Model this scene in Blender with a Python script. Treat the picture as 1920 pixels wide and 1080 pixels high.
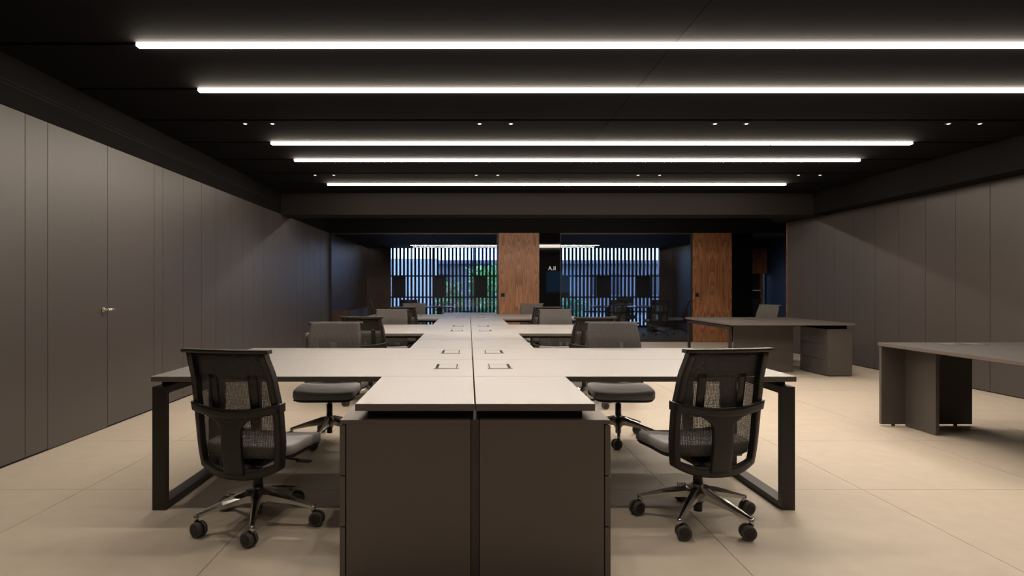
import bpy, bmesh, math, random
from mathutils import Vector, Matrix
random.seed(7)
for o in list(bpy.data.objects): bpy.data.objects.remove(o)
SC = bpy.context.scene
COL = SC.collection
F = 1137.0                       # focal length in pixels of the 1920 px wide frame
# ------------------------------------------------------------------ camera, world, exposure
cam_d = bpy.data.cameras.new('camera'); cam = bpy.data.objects.new('camera', cam_d); COL.objects.link(cam)
cam.location = (-0.027, 0.0, 1.243); cam.rotation_euler = (math.pi/2, 0, 0)
cam_d.sensor_width = 36; cam_d.lens = F*36/1920; cam_d.shift_x = 81/1920; cam_d.clip_start = .05
SC.camera = cam
SC.view_settings.view_transform = 'Standard'; SC.view_settings.look = 'None'
SC.view_settings.gamma = 1; SC.view_settings.use_curve_mapping = False
SC.view_settings.exposure = 0.0
W = bpy.data.worlds.new('World'); SC.world = W; W.use_nodes = True
bg = W.node_tree.nodes['Background']; bg.inputs[0].default_value = (.42, .62, 1.0, 1); bg.inputs[1].default_value = 7.0
STRIP_POWER = 54.0
SPOT_WATT = 30.0

# ------------------------------------------------------------------ materials
def new_mat(name):
    m = bpy.data.materials.new(name); m.use_nodes = True
    nt = m.node_tree; b = nt.nodes['Principled BSDF']
    return m, nt, b
def setc(b, c, r, metal=0, spec=.5):
    b.inputs['Base Color'].default_value = (*c, 1); b.inputs['Roughness'].default_value = r
    b.inputs['Metallic'].default_value = metal; b.inputs['Specular IOR Level'].default_value = spec
def plain(name, c, r=.5, metal=0, spec=.5):
    m, nt, b = new_mat(name); setc(b, c, r, metal, spec); return m
def noisy(name, c, r, scale=(40, 40, 40), amt=.15, detail=4, bump=0., spec=.5, rough_amt=0.):
    m, nt, b = new_mat(name); setc(b, c, r, 0, spec); N, L = nt.nodes, nt.links
    tc = N.new('ShaderNodeTexCoord'); mp = N.new('ShaderNodeMapping'); mp.inputs['Scale'].default_value = scale
    nz = N.new('ShaderNodeTexNoise'); nz.inputs['Scale'].default_value = 1; nz.inputs['Detail'].default_value = detail
    L.new(tc.outputs['Object'], mp.inputs[0]); L.new(mp.outputs[0], nz.inputs['Vector'])
    mx = N.new('ShaderNodeMix'); mx.data_type = 'RGBA'
    mx.inputs[6].default_value = (*[k*(1-amt) for k in c], 1); mx.inputs[7].default_value = (*[min(1, k*(1+amt)) for k in c], 1)
    L.new(nz.outputs[0], mx.inputs[0]); L.new(mx.outputs[2], b.inputs['Base Color'])
    if bump:
        bp = N.new('ShaderNodeBump'); bp.inputs['Strength'].default_value = bump; bp.inputs['Distance'].default_value = .002
        L.new(nz.outputs[0], bp.inputs['Height']); L.new(bp.outputs[0], b.inputs['Normal'])
    return m
def emit(name, c, s):
    m, nt, b = new_mat(name); setc(b, (0, 0, 0), .5)
    b.inputs['Emission Color'].default_value = (*c, 1); b.inputs['Emission Strength'].default_value = s; return m
def glassy(name, tint, rough=0.0, ior=1.5):
    m, nt, b = new_mat(name); N, L = nt.nodes, nt.links; N.remove(b)
    t = N.new('ShaderNodeBsdfTransparent'); t.inputs[0].default_value = (*tint, 1)
    g = N.new('ShaderNodeBsdfGlossy'); g.inputs['Roughness'].default_value = rough
    fr = N.new('ShaderNodeFresnel'); fr.inputs[0].default_value = ior
    mx = N.new('ShaderNodeMixShader'); L.new(fr.outputs[0], mx.inputs[0]); L.new(t.outputs[0], mx.inputs[1]); L.new(g.outputs[0], mx.inputs[2])
    L.new(mx.outputs[0], N['Material Output'].inputs[0]); return m
def weave(name, c, alpha):
    m, nt, b = new_mat(name); setc(b, c, .7); N, L = nt.nodes, nt.links
    tc = N.new('ShaderNodeTexCoord'); mp = N.new('ShaderNodeMapping'); mp.inputs['Scale'].default_value = (1, 1, 1)
    L.new(tc.outputs['Object'], mp.inputs[0])
    ws = []
    for d in ('X', 'Z'):
        w = N.new('ShaderNodeTexWave'); w.bands_direction = d; w.inputs['Scale'].default_value = 42 if d == 'X' else 50
        w.inputs['Distortion'].default_value = .6; L.new(mp.outputs[0], w.inputs['Vector']); ws.append(w)
    mul = N.new('ShaderNodeMath'); mul.operation = 'MULTIPLY'; L.new(ws[0].outputs['Fac'], mul.inputs[0]); L.new(ws[1].outputs['Fac'], mul.inputs[1])
    mr = N.new('ShaderNodeMapRange'); mr.inputs[1].default_value = 0; mr.inputs[2].default_value = 1
    mr.inputs[3].default_value = min(1, alpha+.25); mr.inputs[4].default_value = max(0, alpha-.45)
    L.new(mul.outputs[0], mr.inputs[0]); L.new(mr.outputs[0], b.inputs['Alpha']); return m
def walnut(name, sx, seed, dark=(.075, .028, .012), mid=(.21, .085, .035), light=(.33, .15, .065)):
    # flat-cut veneer: stretched cathedral rings, book-matched about each leaf's joint
    m, nt, b = new_mat(name); setc(b, mid, .42); N, L = nt.nodes, nt.links
    tc = N.new('ShaderNodeTexCoord'); sp = N.new('ShaderNodeSeparateXYZ'); L.new(tc.outputs['Object'], sp.inputs[0])
    pp = N.new('ShaderNodeMath'); pp.operation = 'PINGPONG'; pp.inputs[1].default_value = sx
    L.new(sp.outputs[0], pp.inputs[0])
    cb = N.new('ShaderNodeCombineXYZ'); L.new(pp.outputs[0], cb.inputs[0]); L.new(sp.outputs[1], cb.inputs[1]); L.new(sp.outputs[2], cb.inputs[2])
    mp = N.new('ShaderNodeMapping'); mp.inputs['Scale'].default_value = (6.0, 2, .50); mp.inputs['Location'].default_value = (seed, seed*.3, seed*1.7)
    L.new(cb.outputs[0], mp.inputs[0])
    nz = N.new('ShaderNodeTexNoise'); nz.inputs['Scale'].default_value = 1.0; nz.inputs['Detail'].default_value = 1.5; L.new(mp.outputs[0], nz.inputs['Vector'])
    ml = N.new('ShaderNodeMath'); ml.operation = 'MULTIPLY'; ml.inputs[1].default_value = 14; L.new(nz.outputs[0], ml.inputs[0])
    fr = N.new('ShaderNodeMath'); fr.operation = 'FRACT'; L.new(ml.outputs[0], fr.inputs[0])
    mp2 = N.new('ShaderNodeMapping'); mp2.inputs['Scale'].default_value = (160, 40, 3); L.new(cb.outputs[0], mp2.inputs[0])
    n2 = N.new('ShaderNodeTexNoise'); n2.inputs['Scale'].default_value = 1; n2.inputs['Detail'].default_value = 3; L.new(mp2.outputs[0], n2.inputs['Vector'])
    ad = N.new('ShaderNodeMath'); ad.operation = 'MULTIPLY_ADD'; ad.inputs[1].default_value = .55; L.new(fr.outputs[0], ad.inputs[0])
    m3 = N.new('ShaderNodeMath'); m3.operation = 'MULTIPLY'; m3.inputs[1].default_value = .5; L.new(n2.outputs[0], m3.inputs[0]); L.new(m3.outputs[0], ad.inputs[2])
    cr = N.new('ShaderNodeValToRGB'); e = cr.color_ramp.elements
    e[0].position = .12; e[0].color = (*dark, 1); e[1].position = .85; e[1].color = (*light, 1)
    k = e.new(.45); k.color = (*mid, 1)
    L.new(ad.outputs[0], cr.inputs[0]); L.new(cr.outputs[0], b.inputs['Base Color']); return m

M = {}
M['wall'] = noisy('wall_laminate', (.058, .0485, .045), .46, (6, 60, 2), .06, spec=.7)
M['desk'] = noisy('desk_laminate', (.066, .057, .052), .50, (3, 60, 60), .08, spec=.95)
for k_ in ('desk',):
    b_ = M[k_].node_tree.nodes['Principled BSDF']; b_.inputs['IOR'].default_value = 1.85
    b_.inputs['Coat Weight'].default_value = .7; b_.inputs['Coat Roughness'].default_value = .48; b_.inputs['Coat IOR'].default_value = 1.6
M['deskshade'] = noisy('desk_laminate_shaded', (.060, .052, .048), .52, (3, 60, 60), .08, spec=.5)  # same laminate as the central tops; their missing sheen is put into the material
M['front'] = noisy('pedestal_laminate_lit', (.125, .104, .090), .5, (60, 60, 60), .05)  # laminate lightened to stand for frontal light on the pedestals
M['frontshade'] = noisy('panel_laminate_shaded', (.078, .066, .059), .5, (60, 60, 60), .05)  # same front laminate, darker tone painted in for the dimmer side desks
M['filler'] = plain('filler_brown', (.06, .045, .038), .5)
M['edge'] = plain('desk_edge', (.135, .113, .100), .45)
M['black'] = plain('black_paint', (.012, .011, .012), .5)
M['blackglass'] = plain('black_back_painted_glass', (.003, .003, .003), .03)
M['blackmatte'] = plain('black_matte', (.006, .006, .007), .8, spec=.2)
M['ceil'] = noisy('ceiling_black', (.0065, .0062, .0080), .85, (60, 60, 60), .2, spec=.08)
M['ceilrear'] = plain('meeting_room_ceiling', (.06, .06, .065), .8)
M['bulk'] = plain('bulkhead_black', (.0065, .0058, .0056), .8, spec=.1)
M['beam'] = plain('beam_dark', (.014, .0115, .0105), .75, spec=.12)
M['leg'] = plain('desk_leg_metal', (.018, .014, .012), .42)
M['tile'] = noisy('stone_tile', (.50, .435, .355), .5, (9, 9, 9), .10, 8, .05)
M['grout'] = plain('grout', (.16, .13, .10), .8)
M['carpet'] = noisy('carpet_grey', (.12, .12, .125), .95, (150, 150, 150), .4, bump=.4)
M['plastic'] = plain('chair_plastic', (.016, .013, .012), .42)
M['mesh'] = weave('chair_mesh', (.085, .077, .072), .62)
M['mesh2'] = weave('chair_mesh_double', (.040, .036, .034), .95)
M['fabric'] = noisy('seat_fabric', (.36, .355, .37), .9, (300, 300, 300), .25, bump=.3, spec=.2)
M['shell'] = plain('seat_shell', (.012, .011, .011), .5)
M['alu'] = plain('polished_aluminium', (.62, .60, .57), .16, 1)
M['aludark'] = plain('satin_aluminium', (.34, .32, .30), .35, 1)
M['tyre'] = plain('caster_tyre', (.07, .065, .06), .6)
M['steel'] = plain('brushed_brass_steel', (.72, .66, .55), .25, 1)
M['strip'] = emit('light_strip_glow', (1.0, .86, .71), STRIP_POWER)
M['spotglow'] = emit('spot_glow', (1.0, .88, .75), 2.5)
M['glass'] = glassy('partition_glass', (.93, .95, .97), 0, 1.5)
M['tealglass'] = glassy('tinted_window_glass', (.16, .24, .27), 0, 1.45)
M['winglass'] = glassy('window_glass', (.9, .95, 1.0), 0, 1.45)
M['walnut'] = walnut('walnut_door_a', .47, 3.1)
M['walnut2'] = walnut('walnut_door_b', .45, 8.4)
M['walnutw'] = walnut('walnut_wall', .6, 5.2, (.07, .033, .021), (.15, .072, .045), (.21, .105, .066))
M['slat'] = plain('slat_navy', (.012, .016, .03), .4)
M['mullion'] = plain('window_mullion_white', (.75, .78, .8), .5)
M['bluelit'] = plain('wall_blue_light', (.045, .085, .19), .5)  # blue light on the corridor wall, painted into its colour
M['white'] = plain('white_letter', (.8, .8, .8), .5)
M['tabletop'] = plain('meeting_table_top', (.09, .06, .05), .2)
M['facade'] = noisy('outside_facade', (.12, .12, .14), .9, (.4, .4, .4), .3)
M['greywall'] = plain('bounce_wall_grey', (.38, .38, .39), .9)
M['ground'] = plain('outside_ground', (.10, .11, .10), .9)
M['leafg'] = plain('leaf_green', (.10, .38, .07), .5)
M['leafb'] = plain('leaf_bluegreen', (.05, .26, .13), .5)
M['petal'] = plain('petal_pink', (.75, .25, .38), .6)

# ------------------------------------------------------------------ mesh helpers
def box(bm, x0, x1, y0, y1, z0, z1, bev=0):
    vs = [bm.verts.new(p) for p in ((x0,y0,z0),(x1,y0,z0),(x1,y1,z0),(x0,y1,z0),(x0,y0,z1),(x1,y0,z1),(x1,y1,z1),(x0,y1,z1))]
    fs = [bm.faces.new([vs[i] for i in q]) for q in ((3,2,1,0),(4,5,6,7),(0,1,5,4),(1,2,6,5),(2,3,7,6),(3,0,4,7))]
    if bev:
        ed = {e for f in fs for e in f.edges}
        bmesh.ops.bevel(bm, geom=list(ed), offset=bev, segments=1, affect='EDGES')
def cyl(bm, p0, p1, r0, r1=None, n=14):
    p0, p1 = Vector(p0), Vector(p1); r1 = r0 if r1 is None else r1
    d = (p1-p0).normalized(); a = d.orthogonal().normalized(); b = d.cross(a)
    A = [bm.verts.new(p0+(a*math.cos(t)+b*math.sin(t))*r0) for t in [2*math.pi*i/n for i in range(n)]]
    B = [bm.verts.new(p1+(a*math.cos(t)+b*math.sin(t))*r1) for t in [2*math.pi*i/n for i in range(n)]]
    for i in range(n): bm.faces.new((A[i], A[(i+1) % n], B[(i+1) % n], B[i])).smooth = True
    bm.faces.new(A[::-1]); bm.faces.new(B)
def loft(bm, rings, cap=True, smooth=True):
    R = [[bm.verts.new(p) for p in r] for r in rings]
    n = len(R[0])
    for a, b in zip(R, R[1:]):
        for i in range(n): bm.faces.new((a[i], a[(i+1) % n], b[(i+1) % n], b[i])).smooth = smooth
    if cap: bm.faces.new(R[0][::-1]); bm.faces.new(R[-1])
def mk(name, bm, mat, parent=None, loc=None, rz=0):
    bmesh.ops.recalc_face_normals(bm, faces=bm.faces)
    me = bpy.data.meshes.new(name); bm.to_mesh(me); bm.free()
    if mat: me.materials.append(M[mat] if isinstance(mat, str) else mat)
    o = bpy.data.objects.new(name, me); COL.objects.link(o)
    if parent: o.parent = parent
    if loc: o.location = loc
    if rz: o.rotation_euler.z = rz
    return o
def boxo(name, d, mat, parent=None, bev=0, loc=None):
    bm = bmesh.new(); box(bm, *d, bev); return mk(name, bm, mat, parent, loc)
def empty(name, loc=(0,0,0), rz=0):
    o = bpy.data.objects.new(name, None); COL.objects.link(o); o.location = loc; o.rotation_euler.z = rz; return o
def tag(o, label, cat, group=None):
    o['label'] = label; o['category'] = cat
    if group: o['group'] = group
    return o
def struct(o, label=None, cat=None):
    o['kind'] = 'structure'
    if label: o['label'] = label
    if cat: o['category'] = cat
    return o
def copy_tree(o, parent=None):
    c = o.copy(); COL.objects.link(c); c.parent = parent
    for ch in list(o.children): copy_tree(ch, c)
    return c

XL, XR = -3.25, 6.17            # side walls
YB, YP, YW = -2.0, 14.0, 19.2   # back wall, glass partition, window wall
ZP, ZC = 2.51, 2.873            # panel top, ceiling

# ------------------------------------------------------------------ floor
fl = struct(boxo('floor', (XL-.15, 8.0, YB-.1, YP+.03, -.08, -.012), 'grout'), 'large beige stone floor tiles with thin joints', 'floor')
xs = [XL] + [-2.4+1.2*k for k in range(9)] + [7.9]; ys = [YB] + [-1.06+1.2*k for k in range(13)] + [YP]
for i in range(len(xs)-1):
    for j in range(len(ys)-1):
        if ys[j+1]-ys[j] < .02: continue
        g = .0018
        boxo('tile', (xs[i]+g, xs[i+1]-g, ys[j]+g, ys[j+1]-g, -.02, 0), 'tile', fl)
cp = struct(boxo('floor_carpet', (XL-.15, 6.5, YP+.03, YW+.1, -.08, 0), 'carpet'), 'grey carpet floor behind the glass partition', 'floor')
struct(boxo('floor_corridor', (6.5, 8.0, YP+.03, 16.1, -.08, 0), 'carpet'), 'grey carpet of the corridor end', 'floor')

# ------------------------------------------------------------------ side walls made of laminate panels
wl = struct(boxo('wall_left', (XL-.12, XL-.02, YB, YP, 0, ZC+.06), 'blackmatte'), 'left wall of dark laminate panels with thin vertical joints', 'wall')
seams = [YB, -1.1, -.2, .7, 1.6, 2.5, 3.4, 4.405, 4.64, 5.41, 6.21, 6.385, 6.85, 7.31, 7.73, 8.2, 8.64, 9.07, 9.54, 10.0]
while seams[-1] < YP-.6: seams.append(seams[-1]+.45)
seams.append(YP-.02)
for a, b in zip(seams, seams[1:]):
    if a == 4.64: continue
    boxo('wall_panel', (XL-.02, XL, a+.003, b-.003, .012, ZP), 'wall', wl)
d1 = struct(boxo('door_1', (XL-.02, XL, 4.643, 5.407, .006, ZP), 'wall'), 'flush dark laminate door in the left wall with a small lever', 'door')
bm = bmesh.new(); hy, hz = 5.345, 1.052
cyl(bm, (XL, hy, hz), (XL+.012, hy, hz), .027, .025, 20); cyl(bm, (XL+.012, hy, hz), (XL+.045, hy, hz), .011)
cyl(bm, (XL+.045, hy-.008, hz), (XL+.052, hy+.085, hz), .0125, .009)
mk('door_handle', bm, 'steel', d1)
wr = struct(boxo('wall_right', (XR+.02, XR+.12, YB, 11.80, 0, ZC+.06), 'blackmatte'), 'right wall of dark laminate panels with thin vertical joints', 'wall')
y = 11.80
while y > YB+.1:
    y0 = max(YB, y-.51); boxo('wall_panel', (XR, XR+.02, y0+.003, y-.003, .012, ZP), 'wall', wr); y -= .51
struct(boxo('trim_1', (XR-.002, XR+.125, 11.80, 11.835, 0, ZP), 'walnut2'), 'thin walnut end strip of the right wall', 'trim')
# back wall behind the camera with one window
wb = struct(boxo('wall_back', (XL-.12, 3.8, YB-.12, YB, 0, ZC+.06), 'wall'), 'plain wall behind the viewer', 'wall')
boxo('wall_section', (5.3, XR+.12, YB-.12, YB, 0, ZC+.06), 'wall', wb)
boxo('wall_section', (3.8, 5.3, YB-.12, YB, 0, 1.03), 'wall', wb); boxo('wall_section', (3.8, 5.3, YB-.12, YB, 2.09, ZC+.06), 'wall', wb)
w2 = struct(boxo('window_2', (3.8, 5.3, YB-.07, YB-.06, 1.03, 2.09), 'tealglass'), 'small window behind the viewer', 'window')

# ------------------------------------------------------------------ bulkheads, beam, ceiling
def bulk(name, x0, x1, y0, y1, lab):
    return struct(boxo(name, (x0, x1, y0, y1, ZP+.004, ZC), 'bulk'), lab, 'bulkhead')
bl = bulk('trim_2', XL-.02, XL+.002, YB, YP, 'black bulkhead above the left wall panels')
bm = bmesh.new()
for z in (2.655, 2.685): box(bm, XL+.002, XL+.006, -1, 10.2, z, z+.014)
mk('air_slot', bm, 'blackmatte', bl)
bm = bmesh.new()
for z in (2.655, 2.685): box(bm, XL+.002, XL+.006, 11.6, 13.3, z, z+.014)
mk('air_slot', bm, 'blackmatte', bl)
bulk('trim_3', 5.88, XR+.12, YB, 11.83, 'black bulkhead above the right wall panels')
struct(boxo('trim_4', (XL, XR+.12, 10.40, 10.93, ZP-.01, ZC), 'beam'), 'dark ceiling beam crossing the room before the glass rooms', 'beam')
ce = struct(boxo('ceiling', (XL-.15, 8.0, YB-.1, YP+.1, ZC+.06, ZC+.16), 'blackmatte'), 'black panelled ceiling with narrow slots', 'ceiling')
SLOTS = [-.55, .37, 1.29, 2.21, 3.13, 4.045, 4.965, 5.885, 6.785, 7.69, 8.61, 9.49]
edges = [YB]+SLOTS+[10.40]
for a, b in zip(edges, edges[1:]):
    for x0, x1 in ((XL, 1.343), (1.347, 5.88)):
        boxo('ceiling_panel', (x0, x1, a+.026, b-.026, ZC, ZC+.03), 'ceil', ce)
for a, b in ((10.93, 11.87), (11.93, YP)):
    boxo('ceiling_panel', (XL, 7.8, a+.0, b, ZC, ZC+.03), 'ceil', ce)

# ------------------------------------------------------------------ linear lights and spots
SX0, SX1 = -2.235, 4.925
names = {4.045: 'first', 4.965: 'second', 6.785: 'third', 7.69: 'fourth', 9.49: 'fifth'}
def strip(y, lab):
    t = tag(empty('linear_light', ((SX0+SX1)/2, y, ZC)), lab, 'light', 'linear ceiling lights'); h = (SX1-SX0)/2
    bm = bmesh.new(); box(bm, -h, h, -.022, .022, -.024, .0); mk('diffuser', bm, 'strip', t)
    bm = bmesh.new(); box(bm, -h-.01, h+.01, -.024, .024, .0005, .05); mk('housing', bm, 'black', t)
    for s in (-1, 1):
        bm = bmesh.new(); box(bm, s*h-(.01 if s < 0 else 0), s*h+(.01 if s > 0 else 0), -.022, .022, -.016, 0); mk('end_cap', bm, 'black', t)
for y, n in names.items(): strip(y, f'long glowing white linear ceiling light, {n} from the viewer')
strip(11.90, 'linear ceiling light hidden behind the ceiling beam')
def spot(x, y, lab, watt=SPOT_WATT, z=ZC):
    t = tag(empty('ceiling_spot', (x, y, z)), lab, 'spotlight', 'small recessed ceiling spots')
    bm = bmesh.new(); cyl(bm, (0,0,-.006), (0,0,0), .03, .032, 18); mk('ring', bm, 'black', t)
    bm = bmesh.new(); cyl(bm, (0,.0,-.0085), (0,.0,-.0055), .014, .018, 12); mk('lens', bm, 'spotglow', t)
    L = bpy.data.lights.new('spot_lamp', 'SPOT'); L.energy = watt; L.spot_size = 2.3; L.spot_blend = .8; L.color = (1, .86, .70); L.shadow_soft_size = .03
    lo = bpy.data.objects.new('spot_lamp', L); COL.objects.link(lo); lo.parent = t; lo.location = (0, 0, -.02)
SPX = (-2.24, -1.97, .08, .39, 2.41, 2.72, 4.72, 5.03)
ordn = ('first', 'second', 'third', 'fourth', 'fifth', 'sixth', 'seventh', 'eighth')
for y, r in ((6.0, 'nearer'), (8.73, 'farther')):
    for x, n in zip(SPX, ordn): spot(x, y, f'added unseen ceiling spot, {n} from left in the {r} row')
for y, r in ((.48, 'row above the viewer'), (3.24, 'row just above the view')):  # rows out of view, added as fill from the front
    for x, n in zip(SPX, ordn): spot(x, y, f'added unseen ceiling spot, {n} from left, {r}')

spot(6.75, 14.6, 'unseen ceiling spot added to light the corridor niche beyond the partition', 22, ZP)  # hidden lamp added to brighten the niche
# ------------------------------------------------------------------ glass partition
X1, X2, X3, X4, X5, X6, X7 = XL, .65, 1.60, 2.08, 5.12, 6.03, 6.51
wp = struct(boxo('wall_partition', (XL-.12, 7.9, YP-.03, YP+.06, ZP, ZC+.06), 'bulk'), 'black header above the glass partition', 'wall')
def pane(name, x0, x1, lab):
    return struct(boxo(name, (x0, x1, YP-.005, YP+.005, .055, ZP-.03), 'glass'), lab, 'glass pane')
pane('window_3', XL+.05, -1.352, 'left glass pane of the left meeting room'); pane('window_4', -1.348, X2-.03, 'right glass pane of the left meeting room')
pane('window_5', X4+.01, 3.348, 'left glass pane of the right meeting room'); pane('window_6', 3.352, X5-.03, 'right glass pane of the right meeting room')
for n, (a, b) in zip(('trim_5', 'trim_6'), ((XL, X2), (X4, X5))):
    bm = bmesh.new(); box(bm, a, b, YP-.03, YP+.03, 0, .055); box(bm, a, b, YP-.03, YP+.03, ZP-.03, ZP)
    box(bm, a, a+(.05 if a == XL else .012), YP-.03, YP+.03, .055, ZP-.03); box(bm, b-.03, b, YP-.03, YP+.03, .055, ZP-.03)
    struct(mk(n, bm, 'black'), 'slim black frame of the '+('left' if a == XL else 'right')+' glass partition', 'frame')
for n, a, b, m, s in (('door_2', X2, X3, 'walnut', 'between the two meeting rooms'), ('door_3', X5, X6, 'walnut2', 'at the right end of the glass partition')):
    xc = (a+b)/2; w = (b-a)/2-.008
    d = struct(boxo(n, (-w, w, -.05, 0, .01, ZP-.002), m, loc=(xc, YP, 0)), 'full-height walnut veneer door '+s, 'door')
    boxo('flush_pull', (-w+.05, -w+.145, -.056, -.049, 1.035, 1.13), 'black', d, .004)
    boxo('pull_recess', (-w+.07, -w+.125, -.058, -.0555, 1.055, 1.11), 'blackmatte', d)
def letters(txt, size, loc, mat, parent, name='lettering'):
    c = bpy.data.curves.new(name, 'FONT'); c.body = txt; c.size = size; c.extrude = .001
    o = bpy.data.objects.new(name, c); COL.objects.link(o)
    dg = bpy.context.evaluated_depsgraph_get(); me = bpy.data.meshes.new_from_object(o.evaluated_get(dg)); bpy.data.objects.remove(o)
    me.materials.append(M[mat]); q = bpy.data.objects.new(name, me); COL.objects.link(q)
    q.location = loc; q.rotation_euler = (math.pi/2, 0, 0); q.parent = parent; return q
p1 = struct(boxo('wall_black_panel', (X3, X4, YP-.03, YP+.03, 0, ZP), 'blackglass'), 'glossy black panel with a white room sign beside the middle walnut door', 'wall')
letters('A.II', .13, (1.80, YP-.032, 1.655), 'white', p1)
p2 = struct(boxo('wall_black_end', (X6, X7, YP-.03, YP+.03, 0, ZP), 'blackglass'), 'glossy black panel right of the right walnut door', 'wall')

# ------------------------------------------------------------------ meeting rooms, corridor niche
struct(boxo('ceiling_rear', (XL-.15, 6.5, YP+.06, YW+.15, ZP+.0, ZP+.5), 'ceilrear'), 'dark ceiling of the meeting rooms', 'ceiling')
struct(boxo('ceiling_corridor', (6.5, 8.0, YP+.06, 16.1, ZP, ZP+.5), 'ceilrear'), 'dark ceiling of the corridor end', 'ceiling')
struct(boxo('wall_rear_left', (XL-.12, XL, YP+.03, YW, 0, ZP), 'walnutw'), 'walnut side wall of the left meeting room', 'wall')
struct(boxo('wall_divider', (1.75, 1.9, YP+.06, YW, 0, ZP), 'walnutw'), 'wall between the two meeting rooms', 'wall')
struct(boxo('wall_rear_right', (6.42, 6.5, YP+.03, YW, 0, ZP), 'wall'), 'dark side wall of the right meeting room', 'wall')
struct(boxo('wall_window_left', (XL, -2.50, YW, YW+.12, 0, ZP), 'walnutw'), 'walnut wall left of the slatted window', 'wall')
struct(boxo('wall_window_right', (6.0, 6.5, YW, YW+.12, 0, ZP), 'wall'), 'dark wall right of the slatted window', 'wall')
struct(boxo('wall_corridor', (7.8, 7.9, 11.6, 16.1, 0, ZC+.06), 'bluelit'), 'corridor wall coloured as if lit blue, beyond the right wall end', 'wall')
struct(boxo('wall_corridor_end', (XR+.125, 7.8, 11.6, 11.7, 0, ZC+.06), 'black'), 'dark return behind the right wall', 'wall')
wn_ = struct(boxo('wall_niche_back', (6.5, 7.735, 16.0, 16.1, 0, ZP), 'black'), 'dark back of the corridor niche', 'wall')
boxo('wall_section', (7.775, 7.8, 16.0, 16.1, 0, ZP), 'black', wn_); boxo('wall_section', (7.735, 7.775, 16.0, 16.1, 1.62, ZP), 'black', wn_)
struct(boxo('window_7', (7.735, 7.775, 16.04, 16.05, 0, 1.62), 'winglass'), 'narrow bright blue slit window at the end of the corridor', 'window')
k = tag(empty('wall_cabinet', (7.52, 15.85, 1.62)), 'walnut slatted wall cabinet in the corridor niche', 'cabinet')
boxo('body', (-.2, .2, -.1, .14, 0, .66), 'walnut2', k)
for i in range(6): boxo('slat', (-.2+i*.067, -.2+i*.067+.055, -.12, -.1, .005, .655), 'walnut2', k)
k = tag(empty('niche_unit', (7.47, 15.85, 0)), 'dark niche unit with a pale shelf edge and walnut post', 'shelf unit')
boxo('base', (-.2, .08, -.1, .14, 0, .95), 'black', k); boxo('shelf', (-.2, .08, -.11, .14, 1.17, 1.19), 'mullion', k); boxo('post', (.08, .12, -.12, -.06, 0, 1.62), 'walnut2', k)
# credenza
k = tag(empty('credenza', (XL+.02, 15.4, 0)), 'low walnut credenza along the left wall of the left meeting room', 'cabinet')
boxo('body', (0, .40, -1.3, 1.3, .06, .70), 'walnutw', k); boxo('top', (0, .42, -1.31, 1.31, .70, .72), 'walnutw', k); boxo('plinth', (0, .36, -1.28, 1.28, 0, .06), 'black', k)
for i in range(4): boxo('door', (.40, .416, -1.295+i*.65, -.655+i*.65, .07, .69), 'walnutw', k)
# slatted window wall
wn = struct(boxo('window_1', (-2.50, 6.0, YW+.10, YW+.11, 0, ZP), 'winglass'), 'wide floor to ceiling window behind dark vertical slats', 'window')
P = .1187; x = -2.50+.03
sl = bmesh.new(); box(sl, 0, .066, 0, .05, 0, ZP); slat0 = mk('slat', sl, 'slat', wn, (x, YW, 0))
n = int((6.0+2.50)/P)
for i in range(1, n):
    c = slat0.copy(); COL.objects.link(c); c.location.x = x+i*P
for z in (.93, 1.60): boxo('rail', (-2.50, 6.0, YW-.012, YW, z, z+.045), 'slat', wn)
boxo('rail', (-2.50, 6.0, YW-.012, YW, 0, .06), 'slat', wn)
xm = -2.46
while xm < 6.0:
    boxo('mullion', (xm-.02, xm+.02, YW+.06, YW+.095, 0, ZP), 'mullion', wn)
    boxo('shutter_panel', (xm+.03, min(xm+.43, 5.98), YW-.006, YW+.052, .975, 1.60), 'slat', wn)
    xm += 1.29

# ------------------------------------------------------------------ outside
g = struct(boxo('ground', (-40, 40, 16.2, 70, -.2, -.085), 'ground'), 'courtyard ground outside the window', 'ground')
b1 = tag(empty('neighbour_building', (2, 33, 0)), 'low building across the courtyard seen through the slats', 'building')
boxo('wall', (-26, 26, 0, 6, 0, 2.55), 'facade', b1); boxo('roof_edge', (-26.2, 26.2, -.3, 6.2, 2.55, 2.75), 'facade', b1)
for i in range(9): boxo('window', (-14+i*3.1, -12.4+i*3.1, -.04, 0, .9, 2.0), 'slat', b1)
tag(boxo('bounce_wall', (7.0, 12.0, 18.5, 18.7, -.085, 2.3), 'mullion'), 'pale wall added outside to brighten the narrow corridor slit', 'wall')  # added reflector: catches sky light so the slit looks bright
tag(boxo('bounce_wall', (-7.0, -1.3, 25.0, 25.2, -.085, 2.45), 'greywall'), 'pale grey wall added outside to brighten the left end of the slats', 'wall')  # added pale surface that whitens the gaps between the left slats
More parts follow.
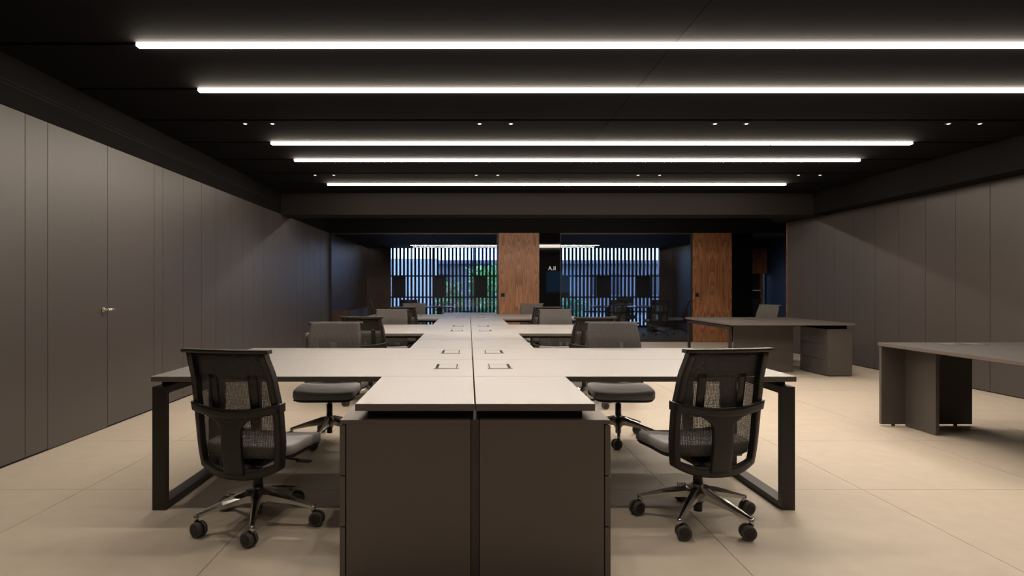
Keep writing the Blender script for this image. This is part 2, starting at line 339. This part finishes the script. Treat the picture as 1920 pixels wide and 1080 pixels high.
def shrub(name, loc, r, h, n, mat, lab, flowers=0, seed=1):
    rn = random.Random(seed); t = tag(empty(name, loc), lab, 'plant')
    bm = bmesh.new()
    for i in range(7):
        a = rn.uniform(0, 6.28); cyl(bm, (0,0,-.085), (math.cos(a)*r*.6, math.sin(a)*r*.6, h*.75), .012, .005, 6)
    mk('stems', bm, 'leafb', t)
    def leaves(n, s, wd):
        bm = bmesh.new()
        for i in range(n):
            a = rn.uniform(0, 6.28); q = rn.random()**.5*r; z = h*rn.uniform(.15, 1); c = Vector((math.cos(a)*q, math.sin(a)*q, z))
            d = Vector((rn.uniform(-1,1), rn.uniform(-1,1), rn.uniform(-.2,1.2))).normalized(); sd = d.orthogonal().normalized()
            v = [bm.verts.new(c), bm.verts.new(c+d*s*.5+sd*s*wd), bm.verts.new(c+d*s), bm.verts.new(c+d*s*.5-sd*s*wd)]
            bm.faces.new(v)
        return bm
    o = mk('foliage', leaves(n, .22, .22), mat, t); o['kind'] = 'stuff'
    if flowers: o = mk('flowers', leaves(flowers, .12, .4), 'petal', t); o['kind'] = 'stuff'
shrub('garden_shrub', (.55, 21.0, 0), .55, 1.95, 500, 'leafg', 'tall bright green shrub outside behind the left window slats', 0, 2)
shrub('flowering_shrub', (-.75, 21.0, 0), .5, 1.35, 300, 'leafg', 'pink flowering shrub outside behind the left window slats', 260, 3)
shrub('low_shrub', (3.3, 20.6, 0), .6, .85, 420, 'leafb', 'low blue-green plant outside behind the right window slats', 0, 4)

# ------------------------------------------------------------------ central workstations
def loop_leg(name, x0, x1, y0, y1, z1, parent, wy=.04, mat='leg'):
    bm = bmesh.new()
    box(bm, x0, x1, y0, y0+wy, 0, z1); box(bm, x0, x1, y1-wy, y1, 0, z1)
    box(bm, x0, x1, y0+wy, y1-wy, 0, wy); box(bm, x0, x1, y0+wy, y1-wy, z1-wy, z1)
    return mk(name, bm, mat, parent)
def power_box(parent, cx, cy, s, wx=.15, wy=.22):
    z = .75; bm = bmesh.new(); t = .008
    box(bm, cx-wx/2, cx+wx/2, cy-wy/2, cy-wy/2+t, z, z+.003); box(bm, cx-wx/2, cx+wx/2, cy+wy/2-t, cy+wy/2, z, z+.003)
    box(bm, cx-wx/2, cx-wx/2+t, cy-wy/2+t, cy+wy/2-t, z, z+.003); box(bm, cx+wx/2-t, cx+wx/2, cy-wy/2+t, cy+wy/2-t, z, z+.003)
    o = mk('power_box', bm, 'aludark', parent)
    boxo('slot', (cx-wx/2+t, cx+wx/2-t, cy-wy/2+t, cy+wy/2-t, z, z+.0008), 'blackmatte', o)
    a, b = (cx-wx/2+.026, cx+wx/2-.014) if s < 0 else (cx-wx/2+.014, cx+wx/2-.026)
    boxo('flap', (a, b, cy-wy/2+t+.002, cy+wy/2-t-.002, z+.0008, z+.0025), 'desk', o)
def top(name, d, parent, mat='desk'):
    o = boxo(name, d, mat, parent, .0015)
    o.data.materials.append(M['edge'])
    for p in o.data.polygons:
        if abs(p.normal.z) < .5: p.material_index = 1
    return o
def desk(c, s, h):
    rn_ = ('nearest', 'middle', 'farthest')[c]; sd = 'left' if s < 0 else 'right'; hf = 'front' if h == 0 else 'rear'
    y0 = 2.578+3.2*c
    ty = (y0, y0+.8) if h == 0 else (y0+2.4, y0+3.2); wy = (y0+.8, y0+1.6) if h == 0 else (y0+1.6, y0+2.4)
    t = tag(empty('desk', (s*.9, (wy[0]+wy[1])/2, 0)), f'dark grey laminate L-shaped desk, {sd} side, {hf} half of the {rn_} cross-shaped group', 'desk', 'L-shaped desks of the central bench')
    ox, oy = t.location.x, t.location.y; g = .003
    def X(a, b): return (min(s*a, s*b)-ox, max(s*a, s*b)-ox)
    top('desktop', (*X(g, 1.8), wy[0]+.0012-oy, wy[1]-.0012-oy, .72, .75), t)
    top('return_top', (*X(g, .511), ty[0]+.0012-oy, ty[1]-.0012-oy, .72, .75), t)
    lx = X(1.722, 1.797); loop_leg('leg_frame', *lx, wy[0]+.012-oy, wy[1]-.012-oy, .69, t)
    boxo('leg_spacer', (lx[0]+.01, lx[1]-.01, wy[0]+.1-oy, wy[1]-.1-oy, .69, .72), 'black', t)
    boxo('support_beam', (*X(.55, 1.70), (wy[0]+wy[1])/2-.03-oy, (wy[0]+wy[1])/2+.03-oy, .67, .72), 'black', t)
    cy = wy[0]+.43 if h == 0 else wy[0]+.50
    power_box(t, s*.165-ox, cy-oy, s)
    # drawer pedestal under the return
    p = tag(empty('drawer_pedestal', (s*.29, (ty[0]+ty[1])/2, 0)), f'three-drawer laminate pedestal under the {sd} {hf} desk return of the {rn_} group', 'drawer unit', 'drawer pedestals of the central bench')
    ox, oy = p.location.x, p.location.y; a, b = (ty[0], ty[1]-.02) if h == 0 else (ty[0]+.02, ty[1])
    boxo('body', (*X(.02, .548), a+.002-oy, b-oy, .012, .664), 'front', p)
    boxo('top_panel', (*X(.02, .574), a-oy, b-oy, .664, .682), 'front', p, .001)
    boxo('riser', (*X(.008, .46), a+.03-oy, b-.03-oy, .682, .72), 'blackmatte', p)
    for i in range(3): boxo('drawer', (*X(.553, .576), a-oy, b-oy, .012+i*.2175, .012+i*.2175+.2125), 'front', p, .001)
    boxo('plinth', (*X(.04, .53), a+.02-oy, b-.02-oy, 0, .012), 'black', p)
for c in range(3):
    for s in (-1, 1):
        for h in (0, 1): desk(c, s, h)
for c in range(3):
    for h in (0, 1):
        y0 = 2.578+3.2*c+(0 if h == 0 else 2.4)
        tag(boxo('cable_cover', (-.018, .018, y0+.008, y0+.77, 0, .68), 'filler'), f'narrow brown filler between the {("front","rear")[h]} pedestals of the {("nearest","middle","farthest")[c]} group', 'filler strip')

# ------------------------------------------------------------------ desks along the right wall
t = tag(empty('bench_desk', (4.5, 9.35, 0)), 'dark bench desk by the right wall with loop leg and modesty panel', 'desk')
ox, oy = 4.5, 9.35
top('desktop', (3.63-ox, 5.36-ox, 8.45-oy, 9.348-oy, .72, .75), t, 'deskshade'); top('desktop', (3.63-ox, 5.36-ox, 9.352-oy, 10.25-oy, .72, .75), t, 'deskshade')
loop_leg('leg_frame', 3.645-ox, 3.685-ox, 8.55-oy, 10.18-oy, .70, t); boxo('leg_spacer', (3.65-ox, 3.68-ox, 8.7-oy, 10.0-oy, .70, .72), 'black', t)
boxo('modesty_panel', (3.88-ox, 4.75-ox, 8.93-oy, 8.96-oy, .004, .72), 'frontshade', t)
boxo('support_beam', (3.7-ox, 5.3-ox, 9.30-oy, 9.40-oy, .66, .72), 'black', t)
power_box(t, 4.25-ox, 9.15-oy, 1, .22, .15); power_box(t, 4.25-ox, 9.55-oy, 1, .22, .15)
p = tag(empty('drawer_pedestal', (5.19, 8.86, 0)), 'tall dark pedestal under the right end of the farther side desk', 'drawer unit')
boxo('body', (-.165, .165, -.35, .35, .012, .665), 'frontshade', p, .002); boxo('riser', (-.12, .12, -.3, .3, .665, .72), 'blackmatte', p); boxo('plinth', (-.15, .15, -.33, .33, 0, .012), 'black', p)
for i in range(3): boxo('drawer', (-.185, -.167, -.348, .348, .014+i*.217, .014+i*.217+.213), 'frontshade', p)
t = tag(empty('bench_desk', (4.57, 4.6, 0)), 'dark bench desk at the right edge of view on panel legs', 'desk')
ox, oy = 4.57, 4.6
top('desktop', (3.68-ox, 4.568-ox, 3.70-oy, 5.50-oy, .72, .75), t, 'deskshade'); top('desktop', (4.572-ox, 5.46-ox, 3.70-oy, 5.50-oy, .72, .75), t, 'deskshade')
for ya, yb, c0, c1 in ((5.455, 5.485, 5.10, 5.455), (3.715, 3.745, 3.745, 4.1)):
    o = boxo('panel_leg', (3.685-ox, 4.50-ox, ya-oy, yb-oy, .018, .72), 'frontshade', t)
    for fx in (3.80, 4.36):
        bm = bmesh.new(); cyl(bm, (fx-ox, (ya+yb)/2-oy, 0), (fx-ox, (ya+yb)/2-oy, .018), .014); mk('foot', bm, 'black', o)
    boxo('panel_wing', (3.90-ox, 3.93-ox, c0-oy, c1-oy, .004, .72), 'frontshade', t)
boxo('support_beam', (4.1-ox, 4.2-ox, 3.8-oy, 5.4-oy, .66, .72), 'black', t)
power_box(t, 4.20-ox, 5.33-oy, 1, .16, .14); power_box(t, 4.42-ox, 5.33-oy, 1, .16, .14)
p = tag(empty('drawer_pedestal', (5.22, 5.2, 0)), 'dark pedestal under the desk at the right edge of view', 'drawer unit')
boxo('body', (-.2, .2, -.28, .28, .012, .665), 'frontshade', p, .002); boxo('riser', (-.15, .15, -.22, .22, .665, .72), 'blackmatte', p); boxo('plinth', (-.18, .18, -.26, .26, 0, .012), 'black', p)
for i in range(3): boxo('drawer', (-.22, -.202, -.278, .278, .014+i*.217, .014+i*.217+.213), 'frontshade', p)

# ------------------------------------------------------------------ office chair (faces local +Y)
def interp(tab, z):
    for (a, va), (b, vb) in zip(tab, tab[1:]):
        if z <= b:
            k = max(0, (z-a)/(b-a)); k = k*k*(3-2*k)*.5+k*.5; return va+(vb-va)*k
    return tab[-1][1]
PROF = [(.28, -.205), (.45, -.232), (.62, -.240), (.78, -.262), (.95, -.315)]
WID = [(.30, .205), (.36, .226), (.48, .236), (.62, .236), (.80, .224), (.95, .208)]
def S(x, z): return interp(PROF, z)+lerp(.06, .018, min(1, max(0, (z-.45)/.5)))*(x/.23)**2
def wz(z): return interp(WID, z)
def patch(bm, f, ns, nt, off, th):
    A, B = [], []
    for j in range(nt+1):
        ra, rb = [], []
        for i in range(ns+1):
            x, z = f(i/ns, j/nt); y = S(x, z)+off
            ra.append(bm.verts.new((x, y+th, z))); rb.append(bm.verts.new((x, y, z)))
        A.append(ra); B.append(rb)
    def q(a, b, c, d): bm.faces.new((a, b, c, d)).smooth = True
    for j in range(nt):
        for i in range(ns):
            q(A[j][i], A[j][i+1], A[j+1][i+1], A[j+1][i]); q(B[j][i], B[j+1][i], B[j+1][i+1], B[j][i+1])
    def f4(a, b, c, d): bm.faces.new((a, b, c, d))
    for j in range(nt):
        f4(A[j][0], A[j+1][0], B[j+1][0], B[j][0]); f4(A[j][ns], B[j][ns], B[j+1][ns], A[j+1][ns])
    for i in range(ns):
        f4(A[0][i], B[0][i], B[0][i+1], A[0][i+1]); f4(A[nt][i], A[nt][i+1], B[nt][i+1], B[nt][i])
def lerp(a, b, t): return a+(b-a)*t
def make_chair():
    t = empty('office_chair')
    # five-armed base
    for k in range(5):
        a = math.radians(80+72*k); d = Vector((math.cos(a), math.sin(a), 0)); sd = Vector((-d.y, d.x, 0))
        bm = bmesh.new(); rings = []
        for r, zt, zb, w in ((.02, .190, .115, .026), (.06, .186, .125, .025), (.18, .150, .112, .018), (.285, .115, .092, .0125), (.305, .108, .090, .011)):
            rings.append([d*r+sd*w*.72+Vector((0,0,zb)), d*r+sd*w+Vector((0,0,lerp(zb,zt,.6))), d*r+sd*w*.5+Vector((0,0,zt)), d*r-sd*w*.5+Vector((0,0,zt)), d*r-sd*w+Vector((0,0,lerp(zb,zt,.6))), d*r-sd*w*.72+Vector((0,0,zb))])
        loft(bm, rings, smooth=False); cyl(bm, d*.300+Vector((0,0,.072)), d*.300+Vector((0,0,.106)), .0125)
        mk('base_leg', bm, 'alu', t)
        # twin-wheel caster
        sw = (.35, 3.4, -.25, 2.9, .1)[k]; e = Vector((math.cos(sw), math.sin(sw), 0)); n_ = Vector((-e.y, e.x, 0)); c = d*.300+e*.018
        bm = bmesh.new(); cyl(bm, c-n_*.006+Vector((0,0,.0375)), c+n_*.006+Vector((0,0,.0375)), .034, n=18)
        cyl(bm, d*.300+Vector((0,0,.045)), d*.300+Vector((0,0,.080)), .009, n=10)
        ca = mk('caster', bm, 'plastic', t)
        for s in (-1, 1):
            bm = bmesh.new(); z = Vector((0, 0, .0375)); p0 = c+n_*s*.007+z; p1 = c+n_*s*.027+z
            cyl(bm, p0, p1-n_*s*.004, .0375, n=22); cyl(bm, p1-n_*s*.004, p1, .0375, .033, n=22)
            w = mk('wheel', bm, 'tyre', ca)
            bm = bmesh.new(); cyl(bm, p1, p1+n_*s*.002, .026, .024, n=18); mk('wheel_cap', bm, 'plastic', t).parent = ca
    bm = bmesh.new(); cyl(bm, (0,0,.105), (0,0,.20), .032, .028, 18); mk('hub', bm, 'aludark', t)
    bm = bmesh.new(); cyl(bm, (0,0,.055), (0,0,.108), .022, .024, 16); mk('column_tip', bm, 'plastic', t)
    bm = bmesh.new(); cyl(bm, (0,0,.20), (0,0,.295), .025, .024, 16); mk('column_sleeve', bm, 'plastic', t)
    bm = bmesh.new(); cyl(bm, (0,0,.295), (0,0,.345), .014, n=14); mk('gas_column', bm, 'alu', t)
    bm = bmesh.new(); box(bm, -.085, .085, -.10, .13, .325, .372, .012); box(bm, -.045, .045, -.215, -.09, .315, .35, .006)
    me = mk('seat_mechanism', bm, 'plastic', t)
    bm = bmesh.new(); cyl(bm, (.08, .04, .345), (.21, .05, .335), .006, n=8); box(bm, .20, .28, .03, .065, .326, .336, .003); mk('lever', bm, 'plastic', me)
    # seat cushion and shell
    def ring(sc, z, dish, n=40):
        out = []
        for i in range(n):
            a = 2*math.pi*i/n; ca, sa = math.cos(a), math.sin(a); e = .30
            x = .245*sc*math.copysign(abs(ca)**e, ca); y = .083+.212*sc*math.copysign(abs(sa)**e, sa)
            zz = z-dish*.014*(1-(x/.245)**2)-(.020*max(0, (y-.10)/.18)**2)+.006*max(0, -(y+.05)/.15)
            out.append((x, y, zz))
        return out
    bm = bmesh.new(); loft(bm, [ring(.96, .392, 0), ring(1.0, .402, 0), ring(1.0, .438, .4), ring(.985, .448, .8), ring(.95, .453, 1), ring(.6, .455, 1), ring(.2, .455, 1)])
    mk('seat_cushion', bm, 'fabric', t)
    bm = bmesh.new(); loft(bm, [ring(.75, .368, 0), ring(.93, .374, 0), ring(.985, .392, 0)]); mk('seat_shell', bm, 'shell', t)
    # back: frame
    bm = bmesh.new()
    for s in (-1, 1): patch(bm, lambda u, v, s=s: (s*(wz(lerp(.345, .935, v))-.032*(1-u)), lerp(.345, .935, v)), 2, 18, 0, .042)
    patch(bm, lambda u, v: (lerp(-.224, .224, u), lerp(.292, .338, v)+.052*(abs(lerp(-.224, .224, u))/.224)**2.6), 20, 3, 0, .030)
    mk('back_frame', bm, 'plastic', t)
    bm = bmesh.new(); patch(bm, lambda u, v: (lerp(-.232, .232, u), lerp(.930, .948, v)), 20, 2, -.008, .042); mk('top_bar', bm, 'plastic', t)
    def hw(z): return .053+.10*max(0, (z-.535)/.085)**2.6
    bm = bmesh.new(); patch(bm, lambda u, v: (lerp(-1, 1, u)*hw(lerp(.32, .622, v)), lerp(.32, .622, v)), 10, 16, -.012, .02); mk('spine', bm, 'plastic', t)
    bm = bmesh.new(); patch(bm, lambda u, v: (lerp(-.240, .240, u), lerp(.604, .650, v)+.028*(lerp(-1, 1, u))**2), 24, 3, -.016, .018)
    for s in (-1, 1): box(bm, *sorted((s*.234, s*.243)), S(.246, .65)-.014, S(.246, .65)+.045, .632, .678, .003)
    mk('cross_strap', bm, 'plastic', t)
    bm = bmesh.new(); patch(bm, lambda u, v: (lerp(-1, 1, u)*(wz(lerp(.395, .946, v))-.002), lerp(.395, .946, v)), 16, 22, .0435, .0015); mk('back_mesh', bm, 'mesh', t)
    bm = bmesh.new(); patch(bm, lambda u, v: (lerp(-1, 1, u)*(wz(lerp(.80, .925, v))-.034), lerp(.80, .925, v)), 14, 6, .030, .002); mk('upper_pad', bm, 'mesh2', t)
    for s in (-1, 1):
        bm = bmesh.new(); patch(bm, lambda u, v, s=s: (s*.108+lerp(-.021, .021, u), lerp(.60, .815, v)), 3, 10, .028, .004); mk('support_rib', bm, 'plastic', t)
    return t
chair0 = make_chair(); used = [False]
def chair(x, y, face_deg, lab, grp='black mesh office chairs'):
    """face_deg: world angle the sitter looks along"""
    if used[0]: o = copy_tree(chair0)
    else: o = chair0; used[0] = True
    o.location = (x, y, 0); o.rotation_euler.z = math.radians(face_deg-90); return tag(o, lab, 'chair', grp)
chair(-1.140, 3.20, 78, 'black mesh swivel chair nearest on the left, its back to the viewer')
chair(1.197, 3.24, 99, 'black mesh swivel chair nearest on the right, its back to the viewer')
chair(-1.17, 4.98, -88, 'mesh swivel chair facing the viewer behind the nearest left desk wing')
chair(1.20, 4.98, -93, 'mesh swivel chair facing the viewer behind the nearest right desk wing')
chair(-1.09, 6.55, 80, 'mesh swivel chair, back to viewer, at the middle left desk wing')
chair(1.20, 6.45, 104, 'mesh swivel chair, back to viewer, at the middle right desk wing')
chair(-1.10, 8.18, -90, 'mesh swivel chair facing the viewer behind the middle left desk wing')
chair(1.17, 8.2, -92, 'mesh swivel chair facing the viewer behind the middle right desk wing')
chair(-1.03, 9.75, 82, 'mesh swivel chair, back to viewer, at the farthest left desk wing')
chair(1.15, 9.75, 100, 'mesh swivel chair, back to viewer, at the farthest right desk wing')
chair(-1.08, 11.42, -90, 'mesh swivel chair facing the viewer behind the farthest left desk wing')
chair(1.19, 11.45, -90, 'mesh swivel chair facing the viewer behind the farthest right desk wing')
chair(5.05, 10.62, 203, 'mesh swivel chair turned sideways behind the farther side desk')
g2 = 'meeting room chairs'
chair(-2.42, 16.5, 8, 'chair at the left end of the left meeting room table', g2)
chair(-1.55, 15.75, 90, 'chair on the near side of the left meeting room table', g2)
chair(4.75, 15.45, 95, 'chair at the near side of the right meeting room table', g2)
chair(5.55, 16.2, 170, 'chair at the right end of the right meeting room table', g2)
chair(3.75, 15.5, 85, 'chair on the near left side of the right meeting room table', g2)
chair(4.6, 17.75, 270, 'chair on the window side of the right meeting room table', g2)
def mtable(x, y, lx, ly, lab):
    t = tag(empty('meeting_table', (x, y, 0)), lab, 'table')
    bm = bmesh.new()
    pts = []
    for i in range(32):
        a = 2*math.pi*i/32; ca, sa = math.cos(a), math.sin(a)
        pts.append((lx/2*math.copysign(abs(ca)**.35, ca), ly/2*math.copysign(abs(sa)**.5, sa)))
    loft(bm, [[(px, py, .715) for px, py in pts], [(px, py, .745) for px, py in pts]], smooth=False); mk('table_top', bm, 'tabletop', t)
    for s in (-1, 1):
        bm = bmesh.new(); box(bm, s*lx*.28-.05, s*lx*.28+.05, -.2, .2, .02, .715); mk('pedestal', bm, 'black', t)
        bm = bmesh.new(); box(bm, s*lx*.28-.2, s*lx*.28+.2, -.35, .35, 0, .02, .006); mk('foot', bm, 'black', t)
mtable(-1.25, 16.5, 1.6, 1.1, 'oblong table in the left meeting room')
mtable(4.4, 16.7, 2.1, 1.3, 'oblong table in the right meeting room')
